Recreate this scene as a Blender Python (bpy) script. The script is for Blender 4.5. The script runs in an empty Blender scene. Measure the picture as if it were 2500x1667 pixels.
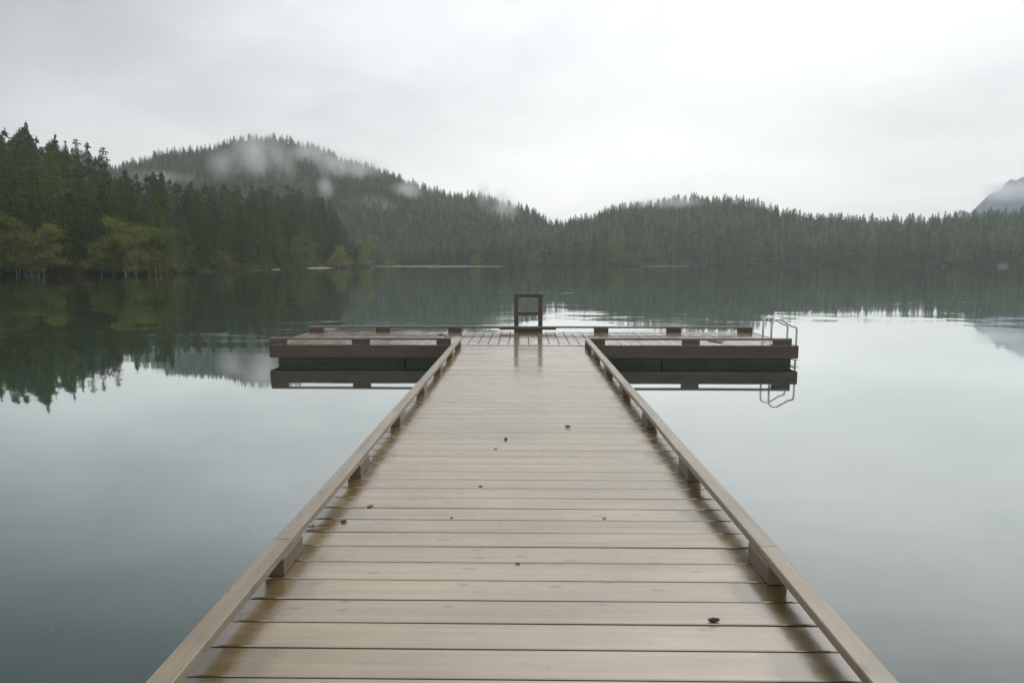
import bpy, math, random
import numpy as np
from mathutils import Vector, Matrix
random.seed(7); RNG = np.random.default_rng(7)
R = math.radians
S = bpy.context.scene
COL = S.collection

# ------------------------------------------------------------------ camera
F = 1667.0; PITCH = 6.55; YAW = 0.93; HC = 1.86; HZ = 642.0
cd = bpy.data.cameras.new('camera'); cam = bpy.data.objects.new('camera', cd); COL.objects.link(cam)
cd.sensor_width = 36.0; cd.lens = F / 2500 * 36; cd.clip_start = 0.05; cd.clip_end = 9000
cam.location = (0, 0, HC); cam.rotation_euler = (R(90 - PITCH), 0, R(YAW))
S.camera = cam
ROT = cam.rotation_euler.to_matrix()
def ray(u, v): return (ROT @ Vector((u - 1250, 833.5 - v, -F))).normalized()
def on_z(u, v, z):
    d = ray(u, v); t = (z - HC) / d.z
    return Vector((d.x * t, d.y * t, z))
def at(u, D):                                    # ground position D metres ahead along image column u
    d = ray(u, HZ); t = D / math.sqrt(1) / math.sqrt(d.x**2 + d.y**2) * math.sqrt(1 + ((u-1250)/F)**2)
    return d.x * t, d.y * t
def X_at(u, Y):                                  # x of image column u at distance Y (near horizon)
    d = ray(u, 830); return d.x / d.y * Y

# ------------------------------------------------------------------ tagging
def tag(o, label=None, cat=None, group=None, kind=None):
    if label: o['label'] = label
    if cat: o['category'] = cat
    if group: o['group'] = group
    if kind: o['kind'] = kind
    return o
def empty(name, loc=(0, 0, 0), rz=0):
    o = bpy.data.objects.new(name, None); o.empty_display_size = 0.2
    o.location = loc; o.rotation_euler = (0, 0, rz); COL.objects.link(o); return o

# ------------------------------------------------------------------ mesh builder
class MB:
    def __init__(s): s.v = []; s.f = []; s.t = []; s.m = []
    def add(s, vs, fs, tint=0.5, mi=0):
        n = len(s.v); s.v += [tuple(p) for p in vs]
        for f in fs: s.f.append([i + n for i in f]); s.t.append(tint); s.m.append(mi)
    def box(s, c, size, M=None, ch=0.004, tint=0.5, mi=0):
        """chamfered box"""
        hx, hy, hz = size[0]/2, size[1]/2, size[2]/2
        ch = min(ch, hx*.8, hy*.8, hz*.8)
        vs = []; idx = {}
        for sx in (-1, 1):
            for sy in (-1, 1):
                for sz in (-1, 1):
                    for a in range(3):
                        p = [sx*hx, sy*hy, sz*hz]
                        for b in range(3):
                            if b != a: p[b] -= (sx, sy, sz)[b]*ch
                        idx[(sx, sy, sz, a)] = len(vs); vs.append(Vector(p))
        fs = []
        for a in range(3):
            b, c2 = [(1, 2), (2, 0), (0, 1)][a]
            for sg in (-1, 1):
                quad = []
                for (p, q) in ((-1, -1), (1, -1), (1, 1), (-1, 1)):
                    k = [0, 0, 0]; k[a] = sg; k[b] = p; k[c2] = q
                    quad.append(idx[(*k, a)])
                if sg < 0: quad.reverse()
                fs.append(quad)
        for a in range(3):                       # edges parallel to axis a
            b, c2 = [(1, 2), (2, 0), (0, 1)][a]
            for p in (-1, 1):
                for q in (-1, 1):
                    k0 = [0, 0, 0]; k0[a] = -1; k0[b] = p; k0[c2] = q
                    k1 = list(k0); k1[a] = 1
                    quad = [idx[(*k0, b)], idx[(*k1, b)], idx[(*k1, c2)], idx[(*k0, c2)]]
                    if p*q < 0: quad.reverse()
                    fs.append(quad)
        for sx in (-1, 1):
            for sy in (-1, 1):
                for sz in (-1, 1):
                    t = [idx[(sx, sy, sz, a)] for a in range(3)]
                    if sx*sy*sz < 0: t.reverse()
                    fs.append(t)
        c = Vector(c)
        if M is None: vs = [p + c for p in vs]
        else: vs = [M @ p + c for p in vs]
        s.add(vs, fs, tint, mi)
    def tube(s, pts, r, n=10, tint=0.5, mi=0, r2=None, cap=True):
        pts = [Vector(p) for p in pts]; rings = []; up = None
        N = len(pts)
        for i, p in enumerate(pts):
            d = (pts[min(i+1, N-1)] - pts[max(i-1, 0)]).normalized()
            if up is None:
                up = Vector((0, 0, 1)) if abs(d.z) < .9 else Vector((1, 0, 0))
            a = d.cross(up).normalized(); b = a.cross(d).normalized(); up = b
            rr = r if r2 is None else r + (r2 - r)*i/(N-1)
            rings.append([p + (a*math.cos(k*2*math.pi/n) + b*math.sin(k*2*math.pi/n))*rr for k in range(n)])
        vs = [q for g in rings for q in g]
        fs = [[i*n + k, i*n + (k+1) % n, (i+1)*n + (k+1) % n, (i+1)*n + k] for i in range(N-1) for k in range(n)]
        if cap: fs += [list(range(n))[::-1], [(N-1)*n + k for k in range(n)]]
        s.add(vs, fs, tint, mi)
    def build(s, name, mats, parent=None, smooth=False, loc=None):
        me = bpy.data.meshes.new(name); me.from_pydata(s.v, [], s.f)
        if not isinstance(mats, (list, tuple)): mats = [mats]
        for m in mats: me.materials.append(m)
        if len(mats) > 1: me.polygons.foreach_set('material_index', s.m)
        a = me.attributes.new('tint', 'FLOAT', 'FACE'); a.data.foreach_set('value', s.t)
        if smooth: me.polygons.foreach_set('use_smooth', [True]*len(s.f))
        me.update()
        o = bpy.data.objects.new(name, me); COL.objects.link(o)
        if loc: o.location = loc
        if parent: o.parent = parent
        return o

def np_mesh(name, V, Fq, mats, tint=None, mi=None):
    """fast mesh from (n,3) verts and (m,k) faces"""
    me = bpy.data.meshes.new(name); k = Fq.shape[1]; m = len(Fq)
    me.vertices.add(len(V)); me.vertices.foreach_set('co', V.astype(np.float32).ravel())
    me.loops.add(m*k); me.loops.foreach_set('vertex_index', Fq.astype(np.int32).ravel())
    me.polygons.add(m); me.polygons.foreach_set('loop_start', np.arange(0, m*k, k, dtype=np.int32))
    me.update(calc_edges=True)
    for mm in mats: me.materials.append(mm)
    if mi is not None: me.polygons.foreach_set('material_index', mi.astype(np.int32))
    if tint is not None:
        a = me.attributes.new('tint', 'FLOAT', 'FACE'); a.data.foreach_set('value', tint.astype(np.float32))
    me.validate(); return me

# ------------------------------------------------------------------ materials
class NT:
    def __init__(s, m): s.m = m; m.use_nodes = True; s.t = m.node_tree; s.t.nodes.clear()
    def n(s, typ, ins=None, **kw):
        nd = s.t.nodes.new(typ)
        for k, v in kw.items(): setattr(nd, k, v)
        if ins:
            for k, v in ins.items(): s.set(nd, k, v)
        return nd
    def set(s, nd, k, v):
        sock = nd.inputs[k]
        if isinstance(v, bpy.types.NodeSocket): s.t.links.new(v, sock)
        elif isinstance(v, bpy.types.Node): s.t.links.new(v.outputs[0], sock)
        else: sock.default_value = v
    def math(s, op, a, b=0.0, c=0.0, clamp=False):
        nd = s.n('ShaderNodeMath', operation=op, use_clamp=clamp)
        s.set(nd, 0, a); s.set(nd, 1, b)
        if op in ('MULTIPLY_ADD', 'SMOOTH_MIN'): s.set(nd, 2, c)
        return nd.outputs[0]
    def vmath(s, op, a, b=None):
        nd = s.n('ShaderNodeVectorMath', operation=op); s.set(nd, 0, a)
        if b is not None: s.set(nd, 3 if op == 'SCALE' else 1, b)
        return nd.outputs['Value'] if op in ('DOT_PRODUCT', 'LENGTH') else nd.outputs[0]
    def ramp(s, fac, stops, interp='LINEAR'):
        nd = s.n('ShaderNodeValToRGB'); nd.color_ramp.interpolation = interp
        els = nd.color_ramp.elements
        while len(els) < len(stops): els.new(0.5)
        for e, (p, c) in zip(els, stops):
            e.position = p; e.color = (c, c, c, 1) if not isinstance(c, (tuple, list)) else (*c, 1)
        s.set(nd, 0, fac); return nd.outputs[0]
    def noise(s, vec, scale, detail=3, rough=.55, out=0, **kw):
        nd = s.n('ShaderNodeTexNoise', {'Scale': scale, 'Detail': detail, 'Roughness': rough}, **kw)
        if vec is not None: s.set(nd, 'Vector', vec)
        return nd.outputs[out]
    def mapping(s, vec, scale=(1, 1, 1), loc=(0, 0, 0)):
        return s.n('ShaderNodeMapping', {'Vector': vec, 'Scale': scale, 'Location': loc}).outputs[0]
    def mix(s, fac, a, b, blend='MIX'):
        nd = s.n('ShaderNodeMix', data_type='RGBA', blend_type=blend)
        s.set(nd, 0, fac); s.set(nd, 6, a if not isinstance(a, tuple) else (*a, 1)); s.set(nd, 7, b if not isinstance(b, tuple) else (*b, 1))
        return nd.outputs[2]
    def out(s, surf=None, vol=None):
        o = s.n('ShaderNodeOutputMaterial')
        if surf is not None: s.set(o, 'Surface', surf)
        if vol is not None: s.set(o, 'Volume', vol)
def mat(name): return NT(bpy.data.materials.new(name))

def wood_mat(name, light, dark, axis, wet=1.0, spec=0.5, ior=1.6, r0=.12, r1=.4, knots=True, stain_reflect=0, tile=.19, bump=.5):
    M = mat(name); tc = M.n('ShaderNodeTexCoord').outputs['Object']
    tint = M.n('ShaderNodeAttribute', attribute_name='tint').outputs['Fac']
    off = M.n('ShaderNodeCombineXYZ', {0: M.math('MULTIPLY', tint, 37.0), 1: M.math('MULTIPLY', tint, 11.0), 2: M.math('MULTIPLY', tint, 5.0)}).outputs[0]
    p = M.vmath('ADD', tc, off)
    st = (1.2, 30, 30) if axis == 0 else (30, 1.2, 30)
    grain = M.noise(M.mapping(p, st), 1.0, 6, .65)
    st2 = (.5, 6, 6) if axis == 0 else (6, .5, 6)
    grain2 = M.noise(M.mapping(p, st2), 1.0, 4, .6)
    blot = M.noise(M.mapping(tc, (1, 1, 1)), 1.7, 4, .6)
    g = M.math('ADD', M.math('MULTIPLY', grain, .5), M.math('MULTIPLY', grain2, .5))
    g = M.ramp(g, [(.33, 0.0), (.66, 1.0)])
    g = M.math('MULTIPLY_ADD', M.math('SUBTRACT', tint, .5), .4, g)
    col = M.mix(g, dark, light)
    col = M.mix(M.ramp(blot, [(.45, 0.0), (.7, .35)]), col, tuple(c*.62 for c in dark))
    if knots:
        ks = (4.5, 11, 11) if axis == 0 else (11, 4.5, 11)
        vo = M.n('ShaderNodeTexVoronoi', {'Vector': M.mapping(p, ks), 'Scale': 1.0}, voronoi_dimensions='2D')
        k = M.ramp(vo.outputs['Distance'], [(.06, 1.0), (.2, 0.0)])
        sel = M.math('GREATER_THAN', M.n('ShaderNodeSeparateColor', {0: vo.outputs['Color']}).outputs[0], .86)
        col = M.mix(M.math('MULTIPLY', M.math('MULTIPLY', k, sel), .65), col, (.075, .065, .05))
        # fine dark specks and short scratches
        sp = M.noise(M.mapping(p, (14, 45, 45) if axis == 0 else (45, 14, 45)), 1.0, 2, .5)
        col = M.mix(M.ramp(sp, [(.69, 0.0), (.76, .5)]), col, (.03, .027, .02))
    rgh = M.ramp(M.noise(M.mapping(p, (2, 7, 7) if axis == 0 else (7, 2, 7)), 1.0, 4, .6), [(.3, r0), (.7, r1)])
    if stain_reflect:
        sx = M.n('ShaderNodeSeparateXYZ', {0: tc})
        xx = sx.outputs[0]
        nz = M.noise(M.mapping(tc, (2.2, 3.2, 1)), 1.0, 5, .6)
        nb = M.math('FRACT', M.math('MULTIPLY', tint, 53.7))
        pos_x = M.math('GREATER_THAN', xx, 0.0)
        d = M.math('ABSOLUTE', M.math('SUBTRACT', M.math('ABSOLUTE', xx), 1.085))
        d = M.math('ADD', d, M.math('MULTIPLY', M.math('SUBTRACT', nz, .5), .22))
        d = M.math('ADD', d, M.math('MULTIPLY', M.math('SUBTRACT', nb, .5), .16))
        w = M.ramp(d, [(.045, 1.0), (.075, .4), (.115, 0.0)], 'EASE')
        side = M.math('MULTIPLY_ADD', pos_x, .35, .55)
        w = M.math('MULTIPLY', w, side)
        col = M.mix(M.math('MULTIPLY', w, stain_reflect), col, (.085, .058, .016))  # wet stain plus the kerb rail's dark reflection, painted into the wood colour
    if stain_reflect:                                       # the far end lies under a thin film of standing water
        film = M.n('ShaderNodeMapRange', {0: M.math('MULTIPLY_ADD', M.noise(M.mapping(tc, (.5, .8, 1)), 1.0, 2, .5), 4.0, M.n('ShaderNodeSeparateXYZ', {0: tc}).outputs[1]), 1: 7.0, 2: 13.0, 3: 1.0, 4: .62}).outputs[0]
        rgh = M.math('MULTIPLY', rgh, film); bump = M.math('MULTIPLY', film, bump)
    hgt = M.math('ADD', M.math('MULTIPLY', grain, .6), M.math('MULTIPLY', M.noise(p, 9.0, 3, .5), .5))
    bmp = M.n('ShaderNodeBump', {'Strength': bump, 'Distance': .0015, 'Height': hgt})
    pb = M.n('ShaderNodeBsdfPrincipled', {'Base Color': col, 'Roughness': rgh, 'IOR': ior, 'Normal': bmp})
    M.out(pb); return M.m

M_DECK = wood_mat('wet_deck_wood', (.34, .255, .135), (.165, .115, .052), 0, ior=2.8, r0=.12, r1=.30, stain_reflect=.95, bump=.3)
M_PDECK = wood_mat('wet_platform_wood', (.29, .24, .17), (.13, .10, .07), 1, ior=2.6, r0=.05, r1=.24, bump=.2)
M_RAIL = wood_mat('wet_kerb_wood', (.30, .24, .16), (.15, .115, .073), 1, ior=1.9, r0=.2, r1=.45, knots=True)
M_RAILX = wood_mat('wet_kerb_wood_cross', (.25, .19, .13), (.13, .09, .055), 0, ior=1.7, r0=.22, r1=.5, knots=False)
M_BLOCK = wood_mat('kerb_block_wood', (.25, .20, .145), (.14, .105, .07), 1, ior=1.45, r0=.35, r1=.6, knots=False)
M_BLOCKX = wood_mat('stained_block_wood', (.17, .13, .098), (.10, .076, .058), 0, ior=1.45, r0=.4, r1=.7, knots=False)
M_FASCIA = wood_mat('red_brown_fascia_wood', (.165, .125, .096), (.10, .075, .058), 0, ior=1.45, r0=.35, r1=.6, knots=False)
M_POST = wood_mat('dark_post_wood', (.135, .105, .078), (.085, .065, .048), 1, ior=1.45, r0=.4, r1=.6, knots=False)

def simple(name, col, rough=.6, metal=0, var=.3, scale=6.0, ior=1.45):
    M = mat(name); tc = M.n('ShaderNodeTexCoord').outputs['Object']
    n = M.noise(tc, scale, 4, .6)
    c = M.mix(n, tuple(x*(1-var) for x in col), tuple(min(1, x*(1+var)) for x in col))
    pb = M.n('ShaderNodeBsdfPrincipled', {'Base Color': c, 'Roughness': rough, 'Metallic': metal, 'IOR': ior}); M.out(pb); return M.m
M_STEEL = simple('brushed_steel', (.85, .84, .83), .3, 1.0, .08, 30)
M_PLATE = simple('worn_aluminium', (.55, .56, .57), .18, 1.0, .15, 12)
M_DARK = simple('float_plastic', (.12, .125, .10), .6)
M_GAPSHADE = simple('black_float_shade', (.012, .012, .012), .7)  # black floats and joists; under-deck shade put into the colour, darkening plank gaps
M_CONE = simple('cone_brown', (.05, .035, .022), .6, scale=60)
M_TWIG = simple('twig_brown', (.09, .06, .035), .6, scale=40)
M_LEAF = simple('dead_leaf', (.22, .17, .07), .5, scale=60)
M_BARK = simple('conifer_bark', (.045, .034, .025), .9, scale=3)
M_LOG = simple('grey_driftwood', (.14, .13, .11), .9, scale=2)
M_PALE = simple('pale_alder_bark', (.36, .35, .30), .8, scale=3)
M_SAND = simple('pale_gravel', (.24, .23, .205), .9, scale=.6)
M_ROCK = simple('grey_rock', (.17, .16, .15), .85, scale=.8)

def foliage(name, a, b, use_obj=True, nscale=.25):
    M = mat(name); tc = M.n('ShaderNodeTexCoord').outputs['Object']
    tint = M.n('ShaderNodeAttribute', attribute_name='tint').outputs['Fac']
    rnd = M.n('ShaderNodeObjectInfo').outputs['Random'] if use_obj else tint
    clump = M.ramp(M.noise(tc, nscale*4, 3, .6), [(.3, 0.0), (.7, 1.0)])
    f = M.math('ADD', M.math('MULTIPLY', rnd, .5), M.math('ADD', M.math('MULTIPLY', clump, .2), M.math('MULTIPLY', tint, .3)))
    col = M.mix(f, a, b)
    d = M.n('ShaderNodeBsdfDiffuse', {'Color': col})
    t = M.n('ShaderNodeBsdfTranslucent', {'Color': col})
    mx = M.n('ShaderNodeMixShader', {0: .25, 1: d, 2: t}); M.out(mx); return M.m
M_CONIF = foliage('conifer_foliage', (.012, .025, .007), (.15, .205, .042))
M_CONIF2 = foliage('far_conifer_foliage', (.026, .052, .020), (.19, .255, .08))
M_FOREST = foliage('forest_foliage', (.022, .050, .028), (.17, .245, .095), use_obj=False, nscale=.02)
M_ALDER = foliage('alder_foliage', (.09, .12, .03), (.25, .265, .07))
M_YELLOW = foliage('spring_foliage', (.17, .19, .035), (.30, .31, .07))
M_BUSH = foliage('red_bush', (.06, .045, .02), (.12, .10, .035))
M_GBUSH = foliage('green_bush', (.05, .065, .015), (.16, .17, .045))
M_GROUND = simple('forest_floor', (.022, .024, .014), 1, scale=.05)
M_BED = simple('lake_bed', (.03, .035, .03), 1, scale=.05)

# ------------------------------------------------------------------ world
W = bpy.data.worlds.new('World'); S.world = W; W.use_nodes = True
w = NT.__new__(NT); w.m = W; w.t = W.node_tree; w.t.nodes.clear()
SUN_EL, SUN_AZ = 52.0, 32.0                       # azimuth clockwise from +Y
sky = w.n('ShaderNodeTexSky', sky_type='NISHITA', sun_disc=False)
sky.sun_elevation = R(SUN_EL); sky.sun_rotation = R(SUN_AZ); sky.air_density = 1.0; sky.dust_density = 3.0
b1 = w.n('ShaderNodeBackground', {0: sky.outputs[0], 1: 0.012})
dirv = w.n('ShaderNodeTexCoord').outputs['Generated']
def dvec(az, el): return (math.sin(R(az))*math.cos(R(el)), math.cos(R(az))*math.cos(R(el)), math.sin(R(el)))
g1 = w.vmath('DOT_PRODUCT', dirv, dvec(14, 5))
# ramp input = cos(angle) mapped from [-1,1] to [0,1]
def cpos(a): return (math.cos(R(a)) + 1)/2
base = w.ramp(w.math('MULTIPLY_ADD', g1, .5, .5), [(0.0, .30), (cpos(90), .24), (cpos(70), .24), (cpos(60), .40), (cpos(49), .74), (cpos(36), .90), (cpos(20), .91), (cpos(9), .94), (1.0, .98)])
g2 = w.vmath('DOT_PRODUCT', dirv, dvec(44, 52))
glow = w.ramp(w.math('MULTIPLY_ADD', g2, .5, .5), [(cpos(40), 0.0), (cpos(20), .4), (1.0, .9)])
sep = w.n('ShaderNodeSeparateXYZ', {0: dirv})
zz = w.math('MAXIMUM', w.math('ADD', sep.outputs[2], .18), .05)
cp = w.n('ShaderNodeCombineXYZ', {0: w.math('DIVIDE', sep.outputs[0], zz), 1: w.math('DIVIDE', sep.outputs[1], zz), 2: 0.0}).outputs[0]
c1 = w.noise(w.mapping(cp, (.8, .8, 1), (3.1, 1.7, 0)), 1.0, 5, .5, )
c2 = w.noise(w.mapping(dirv, (2.2, 2.2, 5.5), (1.3, 0, 2)), 1.0, 5, .55)
cl = w.math('ADD', w.math('MULTIPLY', c1, .5), w.math('MULTIPLY', c2, .5))
cl = w.ramp(cl, [(.34, .74), (.44, .88), (.50, .97), (.56, 1.03), (.66, 1.15)])
zen = w.ramp(sep.outputs[2], [(.60, 0.0), (.92, 1.0)], 'EASE')     # overcast sky is brightest overhead
cl2 = w.math('ADD', w.math('MULTIPLY', c1, .6), w.math('MULTIPLY', c2, .4))
cl2 = w.ramp(cl2, [(.36, .70), (.46, .93), (.54, 1.06), (.64, 1.25)])
hi = w.ramp(sep.outputs[2], [(.18, 0.0), (.42, 1.0)])
cl = w.mix(hi, cl, cl2)
g3 = w.vmath('DOT_PRODUCT', dirv, dvec(-48, 42))       # dark cloud added high on the left, mostly unseen, to darken the left water
dk_ = w.ramp(w.math('MULTIPLY_ADD', g3, .5, .5), [(cpos(34), 1.0), (cpos(18), .34), (1.0, .25)])
cl = w.math('MULTIPLY', cl, dk_)
L = w.math('MULTIPLY', w.math('ADD', w.math('ADD', base, glow), zen), cl)
tintc = w.mix(w.math('MULTIPLY', L, 1.0, clamp=True), (.93, .96, 1.035), (1.0, 1.0, 1.0))
b2 = w.n('ShaderNodeBackground', {0: tintc, 1: L})
ad = w.n('ShaderNodeAddShader', {0: b1, 1: b2})
wo = w.n('ShaderNodeOutputWorld', {0: ad})

sd = bpy.data.lights.new('sun', 'SUN'); sd.energy = 0.5; sd.angle = R(25); sd.color = (1, .97, .92)
sun = bpy.data.objects.new('sun', sd); COL.objects.link(sun)
sun.rotation_euler = Vector(dvec(SUN_AZ, SUN_EL)).to_track_quat('Z', 'Y').to_euler()
sun.location = (20, 20, 60)

# ------------------------------------------------------------------ water
M = mat('lake_water')
pos = M.n('ShaderNodeNewGeometry').outputs['Position']
def slope_noise(scale, stretch, amp, loc):
    c = M.noise(M.mapping(pos, (stretch, 1, 1), loc), scale, 2, .5, out=1)
    return M.vmath('SCALE', M.vmath('SUBTRACT', c, (.5, .5, .5)), amp)
mask = M.ramp(M.noise(M.mapping(pos, (.018, .05, 1), (4, 2, 0)), 1.0, 3, .5), [(.40, .28), (.62, 1.4)])
mask2 = M.ramp(M.noise(M.mapping(pos, (.07, .16, 1), (1, 5, 0)), 1.0, 3, .5), [(.45, .35), (.62, 2.4)])
s1 = slope_noise(2.6, .25, .026, (0, 0, 0)); s2 = slope_noise(.55, .3, .020, (9, 3, 0)); s3 = slope_noise(9.0, .5, .006, (5, 7, 0))
sl = M.vmath('ADD', M.vmath('ADD', s1, s2), s3)
sl = M.vmath('SCALE', M.vmath('SCALE', sl, mask), mask2)
sl = M.vmath('MULTIPLY', sl, (1, 1, 0))
nrm = M.vmath('NORMALIZE', M.vmath('ADD', sl, (0, 0, 1)))
fc = M.n('ShaderNodeLayerWeight', {'Blend': .5, 'Normal': nrm}).outputs['Facing']
fac = M.ramp(fc, [(0.0, .04), (.42, .08), (.5, .17), (.625, .37), (.76, .61), (.87, .87), (1.0, .98)])
gl = M.n('ShaderNodeBsdfGlossy', {'Color': (.95, .985, .975, 1), 'Roughness': .025, 'Normal': nrm})
df = M.n('ShaderNodeBsdfDiffuse', {'Color': (.020, .042, .037, 1)})
M.out(M.n('ShaderNodeMixShader', {0: fac, 1: df, 2: gl})); M_WATER = M.m
def sheet(name, z, x0, x1, y0, y1, m):
    b = MB(); b.add([(x0, y0, z), (x1, y0, z), (x1, y1, z), (x0, y1, z)], [[0, 1, 2, 3]])
    o = b.build(name, m); o['kind'] = 'structure'; return o
sheet('lake_bed', -4.0, -1650, 1650, -1650, 1650, M_BED)
sheet('water', 0.0, -1600, 1600, -1600, 1600, M_WATER)

# ------------------------------------------------------------------ terrain
def tab(t): xs, ys = zip(*t); return lambda u: np.interp(u, xs, ys)
o2n = 1.0629
SKY1 = tab([(-500, 300), (0, 342), (60, 330), (98, 325), (140, 345), (165, 338), (200, 388), (260, 410), (300, 432), (365, 440), (412, 430), (450, 452), (540, 464), (600, 464), (680, 462), (730, 458), (760, 492), (794, 484), (822, 505), (845, 548), (870, 585), (905, 612), (930, 635)])
SH1 = tab([(-500, 92), (0, 104), (300, 111), (400, 125), (450, 148), (600, 178), (680, 200), (743, 250), (823, 270), (870, 315), (905, 335), (930, 345)])
SKY2 = tab([(700, 585), (900, 580), (1060, 582), (1220, 565), (1330, 545), (1380, 525), (1490, 494), (1600, 474), (1700, 464), (1810, 468), (1913, 498), (1966, 508), (2126, 514), (2230, 512), (2340, 504), (2500, 488), (2800, 460), (3300, 430)])
SH2 = tab([(700, 420), (900, 392), (1230, 380), (1500, 392), (1560, 388), (1700, 405), (2000, 370), (2200, 352), (2445, 330), (2500, 325), (2800, 290), (3300, 240)])
SKY3 = tab([(-700, 320), (0, 352), (130, 350), (215, 352), (245, 362), (280, 372), (300, 398), (330, 380), (390, 372), (400, 360), (470, 354), (540, 348), (570, 336), (620, 326), (690, 324), (760, 342), (850, 374), (930, 397), (1000, 425), (1100, 456), (1200, 463), (1260, 480), (1320, 506), (1370, 526), (1450, 560), (1600, 600)])
LAY = {
 1: dict(sky=SKY1, sh=SH1, depth=lambda u: np.interp(u, [-500, 600, 800, 905, 930], [95, 90, 55, 12, 5]), th=20, u0=-420, u1=915),
 2: dict(sky=SKY2, sh=SH2, depth=lambda u: np.interp(u, [700, 1300, 1600, 1900, 2500, 3300], [90, 130, 190, 120, 110, 110]), th=15, u0=720, u1=3100),
 3: dict(sky=SKY3, sh=lambda u: 430 + 0*u, depth=lambda u: np.interp(u, [-700, 0, 640, 1000, 1450], [180, 200, 290, 240, 160]), th=13, u0=-700, u1=1560),
}
def atv(u, D):
    u = np.asarray(u, float); D = np.asarray(D, float)
    ang = np.arctan((u - 1250)/F) - R(YAW)          # clockwise from +Y
    k = D*np.sqrt(1 + ((u-1250)/F)**2)
    return np.sin(ang)*k, np.cos(ang)*k
def crest(l, u):
    q = LAY[l]; D1 = q['sh'](u) + q['depth'](u)
    return np.maximum((HZ - q['sky'](u))*D1/F + HC - q['th'], .6)
def fbm(x, y, s, seed):
    r = np.random.default_rng(seed); v = 0
    for k in range(6):
        a, b, c = r.uniform(.5, 1.6, 2).tolist() + [r.uniform(0, 6.28)]
        th = r.uniform(0, 6.28); f = s*(1.5**k)
        v = v + np.sin((x*np.cos(th) + y*np.sin(th))*f*a + c)/(1.35**k)
    return v/2.2
def hgt(l, u, t):
    q = LAY[l]; x, y = atv(u, q['sh'](u) + q['depth'](u)*t)
    c = crest(l, u)
    s = np.where(t < 0, t*6, np.where(t <= 1, t**1.05, 1 - (t-1)*.8))
    z = c*s + fbm(x, y, .03, l)*np.minimum(c*.09, 6)*np.clip(t, 0, 1)*np.clip(2.2-2*t, 0, 1)
    z = np.where(t < 0, np.maximum(t*25, -2.5), z + .35*np.clip(t*8, 0, 1))
    return x, y, z
def terrain(l, name):
    q = LAY[l]; us = np.linspace(q['u0'], q['u1'], 170); ts = np.concatenate([[-.12, -.04, 0], np.linspace(.03, 1.0, 26), [1.15, 1.4, 1.8]])
    U, T = np.meshgrid(us, ts); x, y, z = hgt(l, U, T)
    z = np.maximum(z, np.where(T > 1, -2.0, -9))
    V = np.stack([x, y, z], -1).reshape(-1, 3); n = len(us); a = []
    i, j = np.meshgrid(np.arange(len(ts)-1), np.arange(n-1), indexing='ij')
    a = (i*n + j).ravel(); Fq = np.stack([a, a+1, a+n+1, a+n], -1)
    me = np_mesh(name, V, Fq, [M_GROUND]); me.polygons.foreach_set('use_smooth', [True]*len(Fq))
    o = bpy.data.objects.new(name, me); COL.objects.link(o); o['kind'] = 'structure'; return o
terrain(1, 'hills'); terrain(2, 'hills'); terrain(3, 'hills')

# far mountain at the right edge
def mountain():
    us = np.linspace(2250, 3400, 90); D0, D1 = 850, 1150
    sk = np.interp(us, [2250, 2360, 2395, 2430, 2470, 2520, 2700, 3000, 3400], [540, 512, 478, 452, 432, 418, 330, 260, 300])
    sk = sk + 5*np.sin(us*.11) + 3*np.sin(us*.31)
    ts = np.linspace(0, 1.5, 40); U, T = np.meshgrid(us, ts); SK = np.broadcast_to(sk, U.shape)
    x, y = atv(U, D0 + (D1-D0)*T)
    c = np.maximum((HZ-SK)*D1/F + HC, 0)
    z = c*np.where(T <= 1, T, 2-T) + fbm(x, y, .02, 9)*9*np.clip(T*(1.4-T), 0, 1)
    n = len(us); V = np.stack([x, y, z], -1).reshape(-1, 3)
    i, j = np.meshgrid(np.arange(len(ts)-1), np.arange(n-1), indexing='ij')
    a = (i*n + j).ravel(); Fq = np.stack([a, a+1, a+n+1, a+n], -1)
    me = np_mesh('mountain', V, Fq, [simple('mountain_haze_blue', (.014, .055, .13), .9, scale=.02, var=.5)])  # blue of the distant haze is put into the rock colour
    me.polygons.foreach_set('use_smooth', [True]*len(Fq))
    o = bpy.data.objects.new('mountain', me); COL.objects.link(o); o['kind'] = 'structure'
mountain()

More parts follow.
